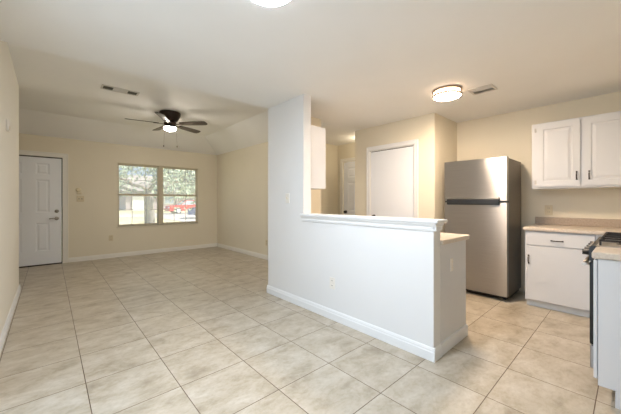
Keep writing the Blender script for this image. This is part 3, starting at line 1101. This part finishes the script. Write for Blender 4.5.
# ------------------------------------------------------------------ outdoors, beyond the window
GZ = -0.15
structure('lawn', MB().quad((-60, 7.70, GZ), (90, 7.70, GZ), (90, 90, GZ), (-60, 90, GZ)), M['lawn'], 'dry pale front lawn outside the window', 'lawn')
structure('street', MB().box(-60, 90, 28.0, 35.5, GZ, GZ + 0.03), M['asphalt'], 'pale street outside the window under the red car', 'street')
structure('driveway', MB().box(6.6, 12.5, 8.6, 28.0, GZ, GZ + 0.02), M['asphalt'], 'pale driveway outside the window under the blue car', 'driveway')


def car(loc, rz, paint_m, label):
    root = thing('car', loc, label, 'car', rz=rz)
    Mw = world_of(root)
    mb = MB()
    side = [(-2.25, 0.30), (-2.28, 0.55), (-2.20, 0.82), (-1.5, 0.92), (-0.95, 0.96), (0.9, 0.97), (1.6, 0.95), (2.15, 0.88), (2.28, 0.62), (2.25, 0.30)]
    mb.prism(side, 1, -0.86, 0.86)
    mb.xf(Mw).build('body', paint_m, root)
    cb = MB()
    lo = [(-1.15, 0.95), (1.55, 0.95)]
    hi = [(-0.45, 1.42), (0.95, 1.42)]
    bm = cb.bm
    B = [bm.verts.new(p) for p in ((lo[0][0], -0.80, 0.95), (lo[1][0], -0.80, 0.95), (lo[1][0], 0.80, 0.95), (lo[0][0], 0.80, 0.95))]
    T = [bm.verts.new(p) for p in ((hi[0][0], -0.60, 1.40), (hi[1][0], -0.60, 1.40), (hi[1][0], 0.60, 1.40), (hi[0][0], 0.60, 1.40))]
    for i in range(4):
        bm.faces.new((B[i], B[(i + 1) % 4], T[(i + 1) % 4], T[i]))
    bm.faces.new(T)
    bm.faces.new(B[::-1])
    cb.xf(Mw).build('windows', M['carglass'], root)
    rf = MB().box(-0.50, 1.0, -0.62, 0.62, 1.39, 1.44, 0.02, 2)
    for s in (-1, 1):
        for x0, x1 in ((-1.13, -0.46), (0.28, 0.24), (1.53, 0.96)):
            rf.tube([(x0, s * 0.80, 0.95), (x1, s * 0.61, 1.40)], 0.035, 6)
    rf.xf(Mw).build('roof', paint_m, root)
    for x in (-1.40, 1.40):
        for s in (-1, 1):
            w = MB().lathe([(0, -0.11), (0.24, -0.11), (0.33, -0.09), (0.33, 0.09), (0.24, 0.11), (0, 0.11)], (x, s * 0.79, 0.33), 28, 1)
            wo_ = w.xf(Mw).build('wheel', M['tyre'], root)
            MB().lathe([(0, -0.015), (0.19, -0.012), (0.21, 0), (0.19, 0.012), (0, 0.015)], (x, s * 0.90, 0.33), 24, 1).xf(Mw).build('hubcap', M['white'], wo_)
    for s in (-1, 1):
        MB().box(-2.31, -2.22, s * 0.55, s * 0.80, 0.60, 0.74).xf(Mw).build('headlamp', M['white'], root)
    return root


car((11.55, 33.0, GZ + 0.03), 0.0, M['red'], 'red car parked on the street outside the right window')
car((10.35, 22.6, GZ + 0.02), -0.55, M['blue'], 'blue car parked outside at the right window edge')


def tree(x, y, r, label, leaf, levels, seed, h0=2.4, nleaf=1600, lean=0.0):
    rnd = random.Random(seed)
    root = thing('tree', (x, y, GZ), label, 'tree', 'trees outside the window')
    tips = []
    tr = MB()
    top = Vector((x + lean, y, GZ + h0))
    tr.tube([(x, y, GZ - 0.05), (x + lean * 0.2, y, GZ + h0 * 0.15), (x + lean * 0.6, y, GZ + h0 * 0.6), top], r * 1.15, 14, r * 0.8)
    tr.build('trunk', M['bark'], root)
    br = MB()

    def grow(p, d, ln, rad, lv):
        q = p + d * ln
        m_ = p + d * ln * 0.5 + Vector((rnd.uniform(-1, 1), rnd.uniform(-1, 1), rnd.uniform(-0.4, 0.6))) * ln * 0.10
        br.tube([p, m_, q], rad, 7, rad * 0.62)
        if lv >= 1:
            tips.extend([m_, q])
        if lv >= levels:
            return
        for k in range(rnd.choice((2, 3, 3))):
            e = (d + Vector((rnd.uniform(-1, 1), rnd.uniform(-1, 1), rnd.uniform(-0.35, 0.55))) * 0.85).normalized()
            grow(q, e, ln * rnd.uniform(0.62, 0.85), rad * 0.60, lv + 1)
    for k in range(5):
        a = 2 * PI * k / 5 + rnd.uniform(-0.4, 0.4)
        d = Vector((math.cos(a), math.sin(a), rnd.uniform(0.05, 0.75))).normalized()
        grow(top - Vector((0, 0, rnd.uniform(0, 0.5))), d, rnd.uniform(1.1, 1.5), r * 0.42, 0)
    br.build('branch', M['bark'], root)
    lf = MB()
    for k in range(nleaf):
        c = rnd.choice(tips) + Vector((rnd.gauss(0, 0.34), rnd.gauss(0, 0.34), rnd.gauss(-0.08, 0.34)))
        s = rnd.uniform(0.05, 0.11)
        u = Vector((rnd.uniform(-1, 1), rnd.uniform(-1, 1), rnd.uniform(-1, 1))).normalized()
        v = u.orthogonal().normalized()
        lf.quad(c - u * s, c + v * s * 0.5, c + u * s, c - v * s * 0.5)
    lf.build('foliage', leaf, root)
    return root


tree(3.32, 14.2, 0.21, 'grey trunked tree close outside the left window with spreading branches', M['leaf'], 4, 3, 1.95, 9000, -0.1)
tree(12.4, 40.3, 0.22, 'pale leafy tree outside the top of the right window', M['leafg'], 4, 11, 2.3, 5000, 0.1)
tree(3.9, 40.3, 0.22, 'leafy tree farther back between the two windows', M['leafg'], 4, 23, 2.6, 4000, 0.0)

hs = thing('house', (12.0, 50.0, GZ), 'mauve sided house across the street behind the trees', 'house')
MB().box(8.4, 30.0, 50.0, 58.0, GZ, GZ + 3.0).build('wall', M['siding'], hs)
MB().prism([(49.3, GZ + 2.9), (54.0, GZ + 5.6), (58.7, GZ + 2.9)], 0, 7.8, 30.6).build('roof', M['roof'], hs)
MB().box(9.2, 11.6, 49.9, 50.0, GZ, GZ + 2.1).build('garage_door', M['white'], hs, 'white garage door')
fb = MB().box(13.6, 15.2, 49.92, 50.0, GZ + 0.9, GZ + 2.2).build('window', M['white'], hs)
MB().box(13.7, 15.1, 49.88, 49.93, GZ + 1.0, GZ + 2.1).build('pane', M['carglass'], fb)
